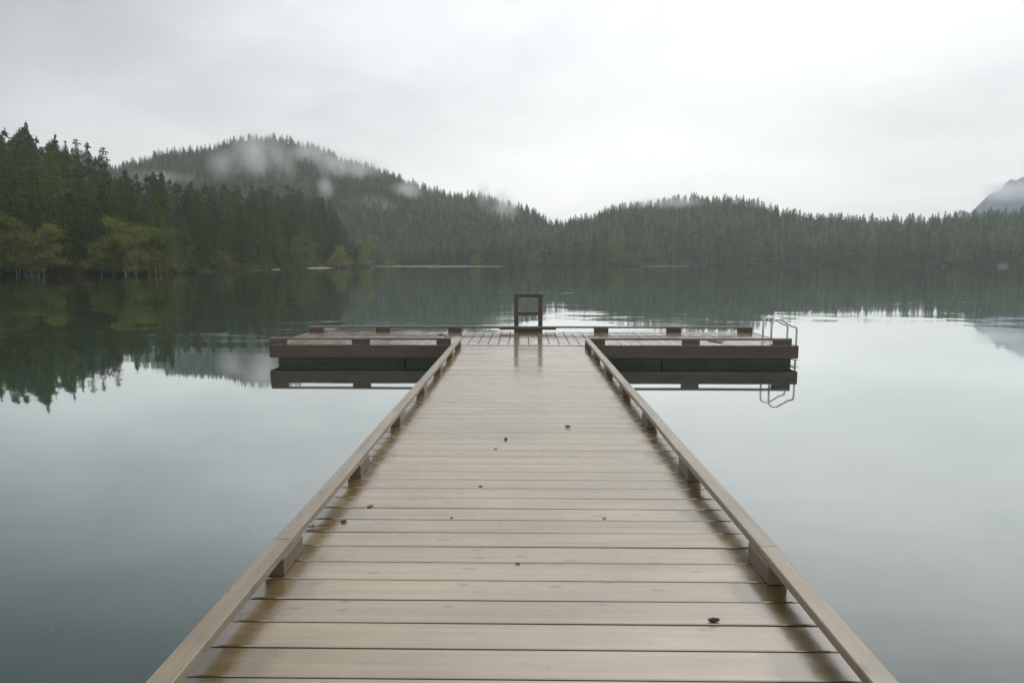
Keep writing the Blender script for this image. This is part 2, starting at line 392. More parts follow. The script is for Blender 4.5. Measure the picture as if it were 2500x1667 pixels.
# ------------------------------------------------------------------ tree meshes
def conifer_np(seed, H=20., Rb=4.2, nb=130, ns=20, q=.55, sparse=0., power=.8, bare=.06):
    """quads of foliage on drooping boughs: unit tree of height H"""
    r = np.random.default_rng(seed); V = []; T = []
    t = np.sort(r.uniform(0, 1, nb))**.9
    az0 = r.uniform(0, 6.28)
    for k in range(nb):
        h = bare + (1-bare)*t[k]*.985
        az = az0 + k*2.39996 + r.uniform(-.3, .3)
        L = Rb*((1-h)**power)*r.uniform(.68, 1.12) + .25
        if r.uniform() < sparse: L *= .45
        m = max(4, int(ns*(.3 + .7*L/Rb)))
        s = r.uniform(.12, 1, m)**.8
        lift = .12*L; droop = L*(.30 + .25*(1-h))
        cx = np.cos(az)*L*s; cy = np.sin(az)*L*s
        cz = h*H + lift*s*1.4 - droop*s**2
        wd = (.16*L + .15)*(1.1-s*.8)
        lat = r.uniform(-1, 1, m)*wd
        px = cx - np.sin(az)*lat; py = cy + np.cos(az)*lat; pz = cz - np.abs(lat)*.35 - r.uniform(0, .25, m)
        size = q*r.uniform(.6, 1.25, m)*(.45 + .55*(1-h))
        ax = np.stack([np.cos(az + r.uniform(-.7, .7, m)), np.sin(az + r.uniform(-.7, .7, m)), r.uniform(-.9, -.15, m)], -1)
        ax /= np.linalg.norm(ax, axis=1, keepdims=True)
        b = np.cross(ax, r.normal(size=(m, 3))); b /= np.linalg.norm(b, axis=1, keepdims=True)
        c = np.stack([px, py, pz], -1); sz = size[:, None]
        V.append(np.stack([c - ax*sz*.4, c + b*sz*.38, c + ax*sz*.9, c - b*sz*.38], 1))
        T.append(np.clip(r.uniform(.2, .8) + r.uniform(-.2, .2, m), 0, 1))
    # leader tip
    for k in range(7):
        z = H*(1 - .012*k); c = np.array([[0, 0, z]]); a = r.uniform(0, 6.28)
        d = np.array([[math.cos(a), math.sin(a), -.6]])*(.12 + .06*k)
        V.append(np.stack([c + [[0, 0, .3]], c + d*1.2 + [[0, 0, -.1]], c + [[0, 0, -.35]], c - d*.5], 1)); T.append(np.array([.5]))
    V = np.concatenate(V); n = len(V)
    return V.reshape(-1, 3), np.arange(n*4).reshape(n, 4), np.concatenate(T)

def blade_tree(seed, H=15., Rb=2.6, nb=44):
    """cheap conifer for far slopes: drooping two-triangle boughs"""
    r = np.random.default_rng(seed); V = []
    for k in range(nb):
        h = .05 + .93*(k/nb)**.95; az = k*2.39996 + r.uniform(-.4, .4)
        L = Rb*((1-h)**.8)*r.uniform(.65, 1.2) + .22; wd = (.42*L + .22)
        z = h*H; c, s = math.cos(az), math.sin(az); dr = L*(.35 + .3*r.uniform())
        V.append([[0, 0, z + .55], [c*L*.55 - s*wd, s*L*.55 + c*wd, z - dr*.45], [c*L, s*L, z - dr], [c*L*.55 + s*wd, s*L*.55 - c*wd, z - dr*.45]])
    V.append([[0, 0, H*1.03], [.28, .1, H*.93], [0, 0, H*.9], [-.28, -.1, H*.93]])
    V.append([[0, 0, H*1.03], [-.1, .28, H*.93], [0, 0, H*.9], [.1, -.28, H*.93]])
    V = np.array(V); n = len(V); return V.reshape(-1, 3), np.arange(n*4).reshape(n, 4)

def trunk_mb(H, r0=.28, bend=.0, n=7):
    b = MB(); pts = [(bend*math.sin(k*1.7)*k/8, bend*math.cos(k*1.1)*k/8, H*k/8 - .6*(k == 0)) for k in range(9)]
    b.tube(pts, r0, n, r2=.03); return b
# near conifers
NEAR = []
specs = [dict(Rb=4.6, nb=150, power=.75), dict(Rb=3.9, nb=140, power=.85), dict(Rb=5.0, nb=160, power=.7), dict(Rb=3.3, nb=120, power=.9, sparse=.25),
         dict(Rb=4.3, nb=150, power=.65), dict(Rb=3.0, nb=90, power=.8, sparse=.4, bare=.3), dict(Rb=4.8, nb=165, power=.62), dict(Rb=2.4, nb=55, power=.35, sparse=.3, bare=.62)]
for i, sp in enumerate(specs):
    V, Q, T = conifer_np(100+i, ns=30, q=.62, **sp)
    NEAR.append(np_mesh('conifer_crown', V, Q, [M_CONIF], T))
tb = trunk_mb(19.2, .3, .1).build('trunk', M_BARK); TRUNK = tb.data; bpy.data.objects.remove(tb)
FAR = []
for i in range(6):
    V, Q, T = conifer_np(200+i, H=18., Rb=[3.4, 2.9, 3.7, 2.6, 3.2, 3.6][i], nb=70, ns=11, q=.95, power=[.8, .85, .7, .9, .75, .65][i], sparse=.1)
    b = trunk_mb(17.0, .25, 0, 5); tv = np.array(b.v); tf = np.array([f for f in b.f if len(f) == 4])
    Q2 = np.concatenate([Q, tf + len(V)]); mi = np.concatenate([np.zeros(len(Q)), np.ones(len(tf))])
    FAR.append(np_mesh('conifer', np.concatenate([V, tv]), Q2, [M_CONIF2, M_BARK], np.concatenate([T, np.full(len(tf), .5)]), mi))

def link(name, me, loc=(0, 0, 0), rz=0, sc=(1, 1, 1), parent=None):
    o = bpy.data.objects.new(name, me); COL.objects.link(o)
    o.location = loc; o.rotation_euler = (0, 0, rz); o.scale = sc
    if parent: o.parent = parent
    return o

# ------------------------------------------------------------------ planting
def zone1(u):
    for a, s in ((20, 'at the far left edge of the photo'), (150, 'behind the leafy alders at the left edge'), (235, 'between the two clumps of leafy alders'),
                 (420, 'above the wide pale alder clump'), (560, 'just past the wide pale alder clump'), (670, 'midway along the left shore'),
                 (780, 'behind the round alders near the point'), (2000, 'at the tip of the left point')):
        if u < a: return s
def plant_near():
    cand = []
    # rows from the shore upward
    for t, sp in ((.03, 4.6), (.12, 5.2), (.24, 5.6), (.38, 6.0), (.55, 6.2), (.74, 6.5), (.95, 6.5)):
        u = -150.0
        while u < 893:
            D = float(SH1(u)); uu = u + random.uniform(-6, 6); tt = t + random.uniform(-.03, .04)
            cand.append((uu, max(tt, .015)))
            u += sp*F/(D + 40*t)*random.uniform(.75, 1.25)
    return cand
near_list = []
for (u, t) in plant_near():
    x, y, z = [float(a) for a in hgt(1, np.array(u), np.array(t))]
    D = float(SH1(u) + LAY[1]['depth'](u)*t)
    sky_h = (HZ - float(SKY1(u)))*D/F + HC
    hm = sky_h - z
    if t < .2: h = hm*random.uniform(.55, .86)
    elif t < .5: h = hm*random.uniform(.72, .98)
    else: h = hm*random.uniform(.82, 1.08)
    h = min(h, 31)
    if h < 4: continue
    near_list.append([u, t, x, y, z, h, D])
random.shuffle(near_list)
# the ones that show most: the front rows and the skyline
near_list.sort(key=lambda a: (a[1] > .3 and a[1] < .85, a[1]))
heroes = [(98, .8, 306), (165, .75, 334), (23, .9, 318), (412, .45, 422), (325, .4, 414), (794, .35, 481), (672, .6, 464)]
heroes += [(213, .95, 347), (240, .9, 355), (276, .9, 366), (188, .85, 350)]
HL = {213: 'tall thin half-bare conifer with a tufted top on the left skyline', 240: 'leaning half-bare conifer right of the tall tufted one on the left skyline', 276: 'lone thin bare-stemmed tree at the right end of the left ridge', 188: 'small half-bare conifer between the ragged dark conifer and the tufted one', 98: 'tallest spiky conifer on the left shore, standing clear above the skyline', 165: 'ragged dark conifer right of the tallest one on the left skyline',
      23: 'narrow conifer poking above the ridge near the left edge', 412: 'slender conifer tip standing above the trees over the wide alder clump',
      325: 'dark narrow conifer top rising just left of the wide alder clump', 794: 'broad dark conifer with a pointed top near the tip of the left point',
      672: 'small pointed dark conifer top on the skyline left of the point'}
n_near = 0; rest = []
def put_conifer(x, y, z, h, lab, grp, var=None, wide=1.0):
    e = empty('conifer_tree', (x, y, z - .2), random.uniform(0, 6.28)); s = h/20.; ws = s*wide*random.uniform(.88, 1.1)*(20/max(h, 12))**.35
    e.scale = (ws, ws, s)
    v = var if var is not None else random.choice([0, 0, 1, 2, 2, 3, 4, 4, 6, 6])
    link('crown', NEAR[v], parent=e); link('trunk', TRUNK, parent=e)
    tag(e, lab, 'conifer', grp)
for (u, t, sk) in heroes:
    x, y, z = [float(a) for a in hgt(1, np.array(float(u)), np.array(t))]; D = float(SH1(u) + LAY[1]['depth'](u)*t)
    put_conifer(x, y, z, (HZ-sk)*D/F + HC - z, HL[u], 'conifers on the left shore', {98: 3, 165: 3, 794: 0, 213: 7, 240: 7, 276: 7, 188: 5}.get(u, 1), 1.05 if u == 794 else .85)
for a in near_list:
    u, t, x, y, z, h, D = a
    if n_near < 150 and -60 < u < 893:
        row = 'front-row' if t < .2 else ('mid-slope' if t < .7 else 'hilltop')
        put_conifer(x, y, z, h, 'dark green %s conifer %s' % (row, zone1(u)), 'conifers on the left shore'); n_near += 1
    else: rest.append((x, y, z, h, 1))
print('near', n_near, 'rest', len(rest))

# far shore front rows as individuals
def zone2(u):
    for a, s in ((1240, 'on the far shore left of the wooden ladder frame'), (1560, 'on the far shore behind the ladder frame'),
                 (1800, 'on the far shore below the low misty hill'), (2080, 'on the far right shore beyond the steel ladder'), (9999, 'on the far shore at the right edge')):
        if u < a: return s
n_far = 0
front = []
for row, (t, sp) in enumerate(((.01, 4.6), (.06, 5.0), (.12, 5.4))):
    u = 880.0
    while u < 2540:
        D = float(SH2(u)); front.append((u + random.uniform(-4, 4), t + random.uniform(0, .03))); u += sp*F/D*random.uniform(.7, 1.3)
def h_at(l, u, t):
    x, y, z = [float(a) for a in hgt(l, np.array(u), np.array(t))]; q = LAY[l]
    D = float(q['sh'](u) + q['depth'](u)*t); return x, y, z, (HZ - float(q['sky'](u)))*D/F + HC - z
for (u, t) in front:
    x, y, z, hm = h_at(2, u, t)
    h = min(random.uniform(11, 20), hm*random.uniform(.8, 1.0)); 
    if random.random() < .18: h *= .6
    if n_far < 142 and (t < .05 or n_far < 142):
        s = h/18.; ws = s*random.uniform(1.2, 1.7)
        o = link('conifer', random.choice(FAR), (x, y, z - .2), random.uniform(0, 6.28), (ws, ws, s))
        tag(o, 'grey-green conifer in the waterside row ' + zone2(u), 'conifer', 'conifers along the far shore'); n_far += 1
    else: rest.append((x, y, z, h, 2))
print('far', n_far)

# the rest of the forest as ONE object
BL = [blade_tree(300+i, Rb=random.uniform(2.8, 4.6), nb=30) for i in range(10)]
BN = [conifer_np(320+i, H=15., Rb=random.uniform(2.8, 3.6), nb=60, ns=9, q=.95) for i in range(4)]
def scatter(l, spacing, tmin, hlo, hhi, u0, u1):
    q = LAY[l]; out = []
    us = np.arange(u0, u1, 1.0); area = float(np.sum(q['depth'](us)*(q['sh'](us) + q['depth'](us)*.5)/F)); n = int(area/spacing**2)
    u = RNG.uniform(u0, u1, n*3); t = RNG.uniform(tmin, 1.06, n*3)
    wgt = q['depth'](u)*(q['sh'](u) + q['depth'](u)*t); keep = RNG.uniform(0, wgt.max(), n*3) < wgt
    u, t = u[keep][:n], t[keep][:n]
    x, y, z = hgt(l, u, t); D = q['sh'](u) + q['depth'](u)*t
    hm = (HZ - q['sky'](u))*D/F + HC - z
    h = np.minimum(RNG.uniform(hlo, hhi, len(u)), hm*RNG.uniform(.85, 1.12, len(u)))
    m = h > 2.5
    return [(a, b, c, d, l) for a, b, c, d in zip(x[m], y[m], z[m], h[m])]
rest += scatter(2, 3.7, .10, 6, 13, 760, 2640)
rest += scatter(3, 4.6, .12, 5, 10, -80, 1520)
rest += scatter(1, 5.5, .5, 14, 22, -150, 850)
VV = []; QQ = []; TT = []; off = 0
for (x, y, z, h, l) in rest:
    if l == 1: V, Q, T = random.choice(BN)
    else:
        V, Q = random.choice(BL); T = None
    s = h/15.; a = random.uniform(0, 6.28); ws = s*(random.uniform(.85, 1.3) if l == 1 else random.uniform(1.0, 1.7)); c, sn = math.cos(a)*ws, math.sin(a)*ws
    P = np.empty_like(V); P[:, 0] = V[:, 0]*c - V[:, 1]*sn + x; P[:, 1] = V[:, 0]*sn + V[:, 1]*c + y; P[:, 2] = V[:, 2]*s + z - .2
    VV.append(P); QQ.append(Q + off); off += len(V); g = random.random()**1.5*(.35 if l == 1 else .75) + .25*(.5 + .5*math.sin(x*.05 + 2*math.sin(y*.04)))
    TT.append(np.clip(g + RNG.uniform(-.15, .15, len(Q)), 0, 1))
me = np_mesh('forest', np.concatenate(VV), np.concatenate(QQ), [M_FOREST], np.concatenate(TT))
fo = bpy.data.objects.new('forest', me); COL.objects.link(fo)
tag(fo, 'dense misty conifer forest covering the hills beyond the lake', 'forest', None, 'stuff')
print('forest trees', len(rest), 'quads', len(me.polygons))

# ------------------------------------------------------------------ leafy trees and bushes
def alder_mesh(seed, H, Rr, stems, nleaf, q, foliage_m, low=.25):
    r = random.Random(seed); tr = MB(); tips = []
    for k in range(stems):
        a = r.uniform(0, 6.28); lean = r.uniform(.05, .28); bx, by = math.cos(a)*Rr*.25*(stems > 1), math.sin(a)*Rr*.25*(stems > 1)
        hh = H*(r.uniform(.6, .97) if k else .97); pts = []
        for i in range(8):
            f = i/7; pts.append(Vector((bx + math.cos(a)*lean*hh*f*f + r.uniform(-.08, .08), by + math.sin(a)*lean*hh*f*f + r.uniform(-.08, .08), hh*f - .4*(i == 0))))
        tr.tube(pts, .075*H/10, 6, r2=.02)
        nb = 16
        for i in range(nb):
            f = low + (1-low)*(i + r.random())/nb; p = pts[min(6, int(f*7))].lerp(pts[min(7, int(f*7)+1)], f*7 % 1)
            az = r.uniform(0, 6.28); Lb = Rr*(1.15-f*.85)*r.uniform(.35, 1.25)
            e = p + Vector((math.cos(az)*Lb, math.sin(az)*Lb, Lb*r.uniform(-.35, .4)))
            m2 = p.lerp(e, .5) + Vector((0, 0, .08*Lb))
            tr.tube([p, m2, e], .035, 4, r2=.01, cap=False); tips.append((p, m2, e))
    rr = np.random.default_rng(seed); per = nleaf//len(tips); V = []
    for (p, m2, e) in tips:
        s = rr.uniform(.25, 1.08, per); A = np.array(p)[None]*(1-s[:, None]) + np.array(e)[None]*s[:, None]
        sp = .34*Rr*(.35+s*.4); A = A + rr.normal(size=(per, 3))*np.stack([sp*.6, sp*.6, sp*.34], -1)
        ax = rr.normal(size=(per, 3)); ax[:, 2] *= .5; ax /= np.linalg.norm(ax, axis=1, keepdims=True)
        b = np.cross(ax, rr.normal(size=(per, 3))); b /= np.linalg.norm(b, axis=1, keepdims=True)
        sz = (q*rr.uniform(.6, 1.3, per))[:, None]
        V.append(np.stack([A - ax*sz, A + b*sz*.6, A + ax*sz, A - b*sz*.6], 1))
    V = np.concatenate(V); V = V[V[:, :, 2].min(1) > .1]; n = len(V)
    return np_mesh('leafy_crown', V.reshape(-1, 3), np.arange(n*4).reshape(n, 4), [foliage_m], rr.uniform(.2, .9, n)), tr
def put_alder(u, D, ytop, width, lab, grp, m=M_ALDER, stems=3, nleaf=5200, q=.17, seed=0, low=.25):
    x, y = at(u, D); H = (HZ - ytop)*D/F + HC - .2
    me, tr = alder_mesh(900+seed, H, width*D/F/2, stems, nleaf, q, m, low)
    e = empty('alder_tree', (x, y, .2), 0); link('crown', me, parent=e); tr.build('trunk', M_PALE, e)
    tag(e, lab, 'leafy tree', grp)
ag = 'leafy alders along the left shore'
AL = [(-30, 100, 520, 120, 'leafy olive alder cut off by the left edge of the photo', 4), (48, 101, 525, 130, 'large leafy alder on pale stems near the left edge', 3), (92, 103, 545, 110, 'shorter alder with long pale leaning stems beside the large left alder', 4),
      (262, 107, 560, 110, 'left-hand tree of the wide pale green alder clump', 3), (318, 108, 538, 120, 'tallest tree in the middle of the wide pale green alder clump', 4), (375, 113, 560, 105, 'right-hand tree of the wide pale green alder clump', 3),
      (700, 212, 580, 60, 'rounded alder in front of the conifers, left of its twin near the point', 3), (742, 236, 573, 62, 'rounded alder with a bushy top, right of its twin near the point', 3)]
for i, (u, D, yt, wd, lab, st) in enumerate(AL): put_alder(u, D, yt, wd, lab, ag, M_ALDER, st, 8000 if i < 6 else 4500, .15 if i < 6 else .24, i, .13 if i < 6 else .05)
put_alder(822, 262, 600, 50, 'small yellowish leafy tree leaning from the shore before the point tip', ag, M_YELLOW, 3, 4200, .26, 21, .05)
put_alder(876, 322, 577, 60, 'bright yellow-green leafy tree at the very tip of the left point', ag, M_YELLOW, 3, 5200, .34, 22, .03)
put_alder(540, 160, 612, 46, 'low olive alder at the water halfway along the left shore', ag, M_ALDER, 3, 2500, .2, 23, .05)
fg = 'yellow-green trees on the far shore'
for i, (u, yt, wd, lab) in enumerate([(1166, 622, 34, 'small yellow-green tree by the pale beach on the far shore'), (1268, 590, 36, 'tall yellow-green tree on the far shore above the ladder frame'), (1302, 610, 40, 'lower yellow-green tree just right of the tall one above the ladder frame'),
      (1520, 592, 52, 'tall yellow-green tree of the far shore clump right of the ladder frame'), (1545, 612, 44, 'bushy yellow-green tree at the right end of the far shore clump'), (955, 636, 46, 'low yellow-green scrubby tree just right of the point, far shore')]):
    put_alder(u, float(SH2(u)) - 2, yt, wd, lab, fg, M_ALDER, 2, 2200, .45, 40+i, .03)

def bush_mesh(seed, m, n=900, q=.16):
    r = np.random.default_rng(seed); d = r.normal(size=(n, 3)); d /= np.linalg.norm(d, axis=1, keepdims=True); d[:, 2] = np.abs(d[:, 2])
    A = d*(r.uniform(.25, 1, n)**.5)[:, None]*np.array([1.5, 1.1, 1.15]); A *= (1 + .3*np.sin(d[:, 0]*5 + seed)*np.cos(d[:, 1]*4))[:, None]
    ax = r.normal(size=(n, 3)); ax /= np.linalg.norm(ax, axis=1, keepdims=True); b = np.cross(ax, r.normal(size=(n, 3))); b /= np.linalg.norm(b, axis=1, keepdims=True)
    sz = (q*r.uniform(.6, 1.3, n))[:, None]; V = np.stack([A - ax*sz, A + b*sz*.6, A + ax*sz, A - b*sz*.6], 1)
    return np_mesh('bush', V.reshape(-1, 3), np.arange(n*4).reshape(n, 4), [m], r.uniform(.2, .9, n))
BU = {'red': [bush_mesh(i, M_BUSH) for i in range(3)], 'green': [bush_mesh(10+i, M_GBUSH) for i in range(3)]}
def put_bush(u, D, s, c, lab, grp):
    x, y = at(u, D); o = link('bush', random.choice(BU[c]), (x, y, .0), random.uniform(0, 6.28), (s*random.uniform(.9, 1.4), s*random.uniform(.9, 1.2), s*random.uniform(.75, 1.1)))
    tag(o, lab, 'bush', grp)
u = -20.0
while u < 895:
    D = float(SH1(u)); c = 'red' if (210 < u < 470 and random.random() < .7) or u < 40 else ('green' if random.random() < .8 else 'red')
    z = 'at the left edge' if u < 140 else 'below the gap between the alder clumps' if u < 235 else 'under the wide alder clump' if u < 420 else 'midway along the left shore' if u < 660 else 'near the left point'
    put_bush(u, D - .6, random.uniform(1.2, 2.1), c, '%s low bush at the waterline %s' % ('reddish brown' if c == 'red' else 'olive green', z), 'bushes on the left waterline')
    u += random.uniform(2.0, 3.6)*F/D
u = 905.0
while u < 2530:
    D = float(SH2(u)); z = 'left of the ladder frame' if u < 1240 else 'behind the ladder frame' if u < 1560 else 'below the low misty hill' if u < 1900 else 'beyond the steel ladder' if u < 2200 else 'at the right edge'
    put_bush(u, D + random.uniform(-1, 1), random.uniform(.7, 2.0), random.choice(['green', 'green', 'green', 'green', 'red']), 'small waterside bush on the far shore ' + z, 'bushes on the far waterline')
    u += random.uniform(2.5, 6)*F/D

# pale fallen logs at the waterline
def log(u, D, L, rr, lab, tilt=0.):
    x, y = at(u, D); b = MB(); n = 9
    pts = [(L*(k/n - .5), .12*math.sin(k*1.3), .12 + .05*math.sin(k*.9) + tilt*k) for k in range(n+1)]
    b.tube(pts, rr, 8, r2=rr*.45)
    o = b.build('fallen_log', M_LOG, loc=(x, y, 0)); o.rotation_euler = (0, 0, random.uniform(-.2, .3)); tag(o, lab, 'log', 'fallen logs on the shore')
log(76, 99, 2.4, .07, 'bleached log lying in the water below the left-edge alders'); log(246, 107, 2.6, .07, 'thin grey log at the waterline left of the wide alder clump')
log(500, 152, 5, .14, 'pale thin log on the shore midway along the left bank', .02); log(632, 176, 4.5, .14, 'pale log just left of the small gravel bar')
log(980, 384, 9, .25, 'long grey log on the far pale beach near the point'); log(2115, 356, 5, .25, 'short dark log at the waterline of the far right shore', .04)

# pale gravel bars
def bar(u0, u1, D0, D1, h, name='beach'):
    b = MB(); n = 24; vs = []
    for i in range(n+1):
        f = i/n; u = u0 + (u1-u0)*f; D = D0 + (D1-D0)*f; e = math.sin(math.pi*f)**.5
        for k, (dd, hh) in enumerate(((-3.5, -.3), (-1.6, .45), (.5, 1.0), (4, .4))):
            x, y = at(u, D + dd*e*(1 + .2*math.sin(i*1.9))); vs.append((x, y, h*hh*e*(1 + .25*math.sin(i*2.3 + k)) - .03))
    fs = [[i*4+k, (i+1)*4+k, (i+1)*4+k+1, i*4+k+1] for i in range(n) for k in range(3)]
    b.add(vs, fs); o = b.build(name, M_SAND, smooth=True); o['kind'] = 'structure'
bar(742, 822, 240, 262, .42); bar(660, 686, 190, 196, .22); bar(895, 1240, 374, 368, .34); bar(1560, 1690, 382, 394, .2)
x, y = at(2446, 326); rb = MB()
def rock(b, c, s, seed, tint=.5):
    r = random.Random(seed); vs = []; fs = []; n, m = 10, 7
    for i in range(m+1):
        th = math.pi*i/m
        for k in range(n):
            ph = 2*math.pi*k/n; q = 1 + .22*math.sin(3*ph + seed)*math.sin(th) + r.uniform(-.1, .1)
            vs.append(Vector((c[0] + s[0]*q*math.sin(th)*math.cos(ph), c[1] + s[1]*q*math.sin(th)*math.sin(ph), c[2] + s[2]*q*math.cos(th))))
    for i in range(m):
        for k in range(n): fs.append([i*n+k, (i+1)*n+k, (i+1)*n+(k+1) % n, i*n+(k+1) % n])
    b.add(vs, fs, tint)
rock(rb, (0, 0, .2), (2.4, 1.6, 1.1), 3); o = rb.build('boulder', M_ROCK, loc=(x, y, 0)); tag(o, 'pale grey boulder at the water on the far right shore', 'boulder')

# ------------------------------------------------------------------ walkway
BP = .19; Wd = 1.22
def zdeck(y): return float(np.interp(y, [-4, 1.5, 3.5, 5.2, 9, 12.4], [.385, .388, .390, .374, .366, .360]))
walk = empty('walkway', (0, 4, 0)); tag(walk, 'long straight wooden walkway of wet cross planks leading out from the camera', 'walkway')
def P(b, name, m, parent=walk, smooth=False):
    o = b.build(name, m, smooth=smooth); o.parent = parent
    o.matrix_parent_inverse = Matrix.Translation(-Vector(parent.location)) if parent.parent is None else Matrix.Identity(4)
    return o
# anchor board gaps on the photo: gap at row 1656 -> Y
y_anchor = on_z(1250, 1656.2, zdeck(2.3)).y
b = MB(); k0 = -34
yb = y_anchor + k0*BP; i = k0
END = 12.42
while yb < END - .05:
    wdt = min(BP, END - yb) - random.uniform(.010, .014)
    c = yb + BP/2; z = zdeck(c); tl = random.gauss(0, .0035); rl = random.gauss(0, .0008)
    pitch = math.atan2(zdeck(c+.1) - zdeck(c-.1), .2)
    Mx = Matrix.Rotation(pitch + tl, 3, 'X') @ Matrix.Rotation(rl, 3, 'Y') @ Matrix.Rotation(random.gauss(0, .0006), 3, 'Z')
    # board in three lengths so it can cup and bow slightly
    b.box((random.uniform(-.006, .006), yb + wdt/2 + .004, z - .019), (2*Wd - .02, wdt, .038), Mx, .0035, tint=min(1, max(0, random.gauss(.5, .22))))
    yb += BP; i += 1
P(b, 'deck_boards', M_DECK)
# joists and side beams under the boards
b = MB()
for xx in (-1.0, -.33, .33, 1.0):
    b.box((xx, 4.3, .24), (.05, 16.2, .18), None, .004)
P(b, 'joist', M_GAPSHADE)
for sx in (-1, 1):
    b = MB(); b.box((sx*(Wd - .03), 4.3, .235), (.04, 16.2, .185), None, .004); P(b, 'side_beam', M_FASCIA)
for yy in (-1.9, 1.5, 4.9, 8.3, 10.7):
    b = MB(); b.box((0, yy, .03), (2.3, 3.3, .22), None, .03); P(b, 'float', M_GAPSHADE)
# kerb rails: a flat 2x4 cap on spacer blocks
def kerb(side, yoff):
    joints = [-4, 3.2 + yoff, 7.80 + yoff, 12.40]
    first = None
    for a, c in zip(joints[:-1], joints[1:]):
        b = MB(); n = max(2, int((c-a)/.6)); ys = np.linspace(a + .002, c - .002, n+1)
        xo, xi = side*Wd, side*(Wd - .089); vs = []; fs = []
        wob = random.uniform(-.004, .004)
        prof = [(xi, -.038), (xi, -.004), (xi + side*.004, 0), (xo - side*.004, 0), (xo, -.004), (xo, -.038)]
        for yy in ys:
            for (px, pz) in prof: vs.append((px + wob + .002*math.sin(yy*2.1 + side), yy, zdeck(yy) + .127 + pz + .0015*math.sin(yy*1.3)))
        for i in range(n):
            for k in range(6):
                q = [i*6+k, i*6+(k+1) % 6, (i+1)*6+(k+1) % 6, (i+1)*6+k]
                fs.append(q if side < 0 else q[::-1])
        fs.append([0, 1, 2, 3, 4, 5]); fs.append([n*6+k for k in range(5, -1, -1)])
        b.add(vs, fs, random.uniform(.35, .75)); o = P(b, 'kerb_rail', M_RAIL)
        lo, hi = a, c
        for k in range(-3, 7):
            s = 3.06 + yoff + 1.532*k; s = min(s, 12.38 - .28)
            if s < -3.5 or not (lo - .16 < s + .14 - .16 <= hi - .15 + .01): continue
            bb = MB(); xc = side*(Wd - .0445 - .004); z0 = zdeck(s + .14)
            bb.box((xc, s + .14, z0 + .0443), (.092, .28, .0887), None, .004, tint=random.uniform(.3, .8))
            q = bb.build('spacer_block', M_BLOCK); q.parent = o
            pass
kerb(-1, 0.0); kerb(1, -.05)
# metal plate bridging walkway and platform
b = MB(); b.box((0, 12.44, .3665), (2.24, .07, .006), None, .001); P(b, 'hinge_plate', M_PLATE)

# ------------------------------------------------------------------ platform
PX0, PX1, PY0, PY1, PZ = -4.66, 5.0, 12.50, 14.92, .360
plat = empty('floating_platform', (0, 13.7, 0)); tag(plat, 'wide low floating platform crossing the end of the walkway, wet deck and red-brown sides', 'floating dock')
b = MB(); x = PX0 + .02
while x < PX1 - .03:
    wdt = min(.19, PX1 - .01 - x); z = PZ - .019 + random.uniform(-.0015, .0015)
    Mx = Matrix.Rotation(random.gauss(0, .004), 3, 'Y') @ Matrix.Rotation(random.gauss(0, .0015), 3, 'X')
    b.box((x + wdt/2, (PY0+PY1)/2, z), (wdt - .010, PY1 - PY0 - .01, .038), Mx, .003, tint=min(1, max(0, random.gauss(.5, .25))))
    x += .19
P(b, 'deck_boards', M_PDECK, plat)
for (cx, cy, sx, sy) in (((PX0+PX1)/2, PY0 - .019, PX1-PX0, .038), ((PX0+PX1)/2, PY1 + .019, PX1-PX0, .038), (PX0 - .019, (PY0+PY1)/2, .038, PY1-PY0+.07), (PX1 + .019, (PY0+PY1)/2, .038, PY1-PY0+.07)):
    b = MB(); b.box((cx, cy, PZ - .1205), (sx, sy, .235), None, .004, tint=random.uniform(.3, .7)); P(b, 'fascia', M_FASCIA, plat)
for k in range(4):
    b = MB(); b.box((PX0 + .07 + 1.2 + k*2.385, 13.72, .04), (2.37, 2.3, .32), None, .01); P(b, 'float', M_DARK, plat)
def kerb_x(xa, xb, yc, blocks, seams=()):
    xs = [xa] + list(seams) + [xb]; first = None
    for a, c in zip(xs[:-1], xs[1:]):
        b = MB(); b.box(((a+c)/2, yc, PZ + .108), (c - a - .003, .089, .038), Matrix.Rotation(random.uniform(-.0004, .0004), 3, 'Y'), .004, tint=random.uniform(.3, .7)); o = P(b, 'kerb_rail', M_RAILX, plat)
        for (p, q) in blocks:
            if a - .05 <= (p+q)/2 < c + .05 and not (c - .001 < (p+q)/2):
                bb = MB(); bb.box(((p+q)/2, yc, PZ + .0445), (q - p, .086, .0887), None, .004, tint=random.random())
                w2 = bb.build('spacer_block', M_BLOCKX); w2.parent = o; pass
YF, YB = PY0 + .05, PY1 - .05
fx = lambda u: X_at(u, YF); bx = lambda u: X_at(u, YB)
kerb_x(fx(660), fx(1101), YF, [(fx(660), fx(700)), (fx(860), fx(902.6)), (fx(1066), fx(1101))])
kerb_x(fx(1437), fx(1932), YF, [(fx(1437.7), fx(1477)), (fx(1666), fx(1707.7)), (fx(1888), fx(1931.5))])
kerb_x(bx(757), bx(1835), YB, [(bx(757), bx(791)), (bx(919), bx(953)), (bx(1094.6), bx(1127.8)), (bx(1449.6), bx(1484.5)), (bx(1626.7), bx(1661.5)), (bx(1800), bx(1835))], (bx(936), bx(1291), bx(1643)))
# backing plank and wide centre block that carry the ladder frame
b = MB(); b.box(((bx(1219.6)+bx(1357.3))/2, YB - .03, PZ + .0705), (bx(1357.3)-bx(1219.6), .038, .037), None, .003); P(b, 'backing_plank', M_BLOCKX, plat)
b = MB(); b.box(((bx(1256)+bx(1324))/2, YB + .002, PZ + .026), (bx(1324)-bx(1256), .085, .05), None, .003); P(b, 'spacer_block', M_BLOCKX, plat)

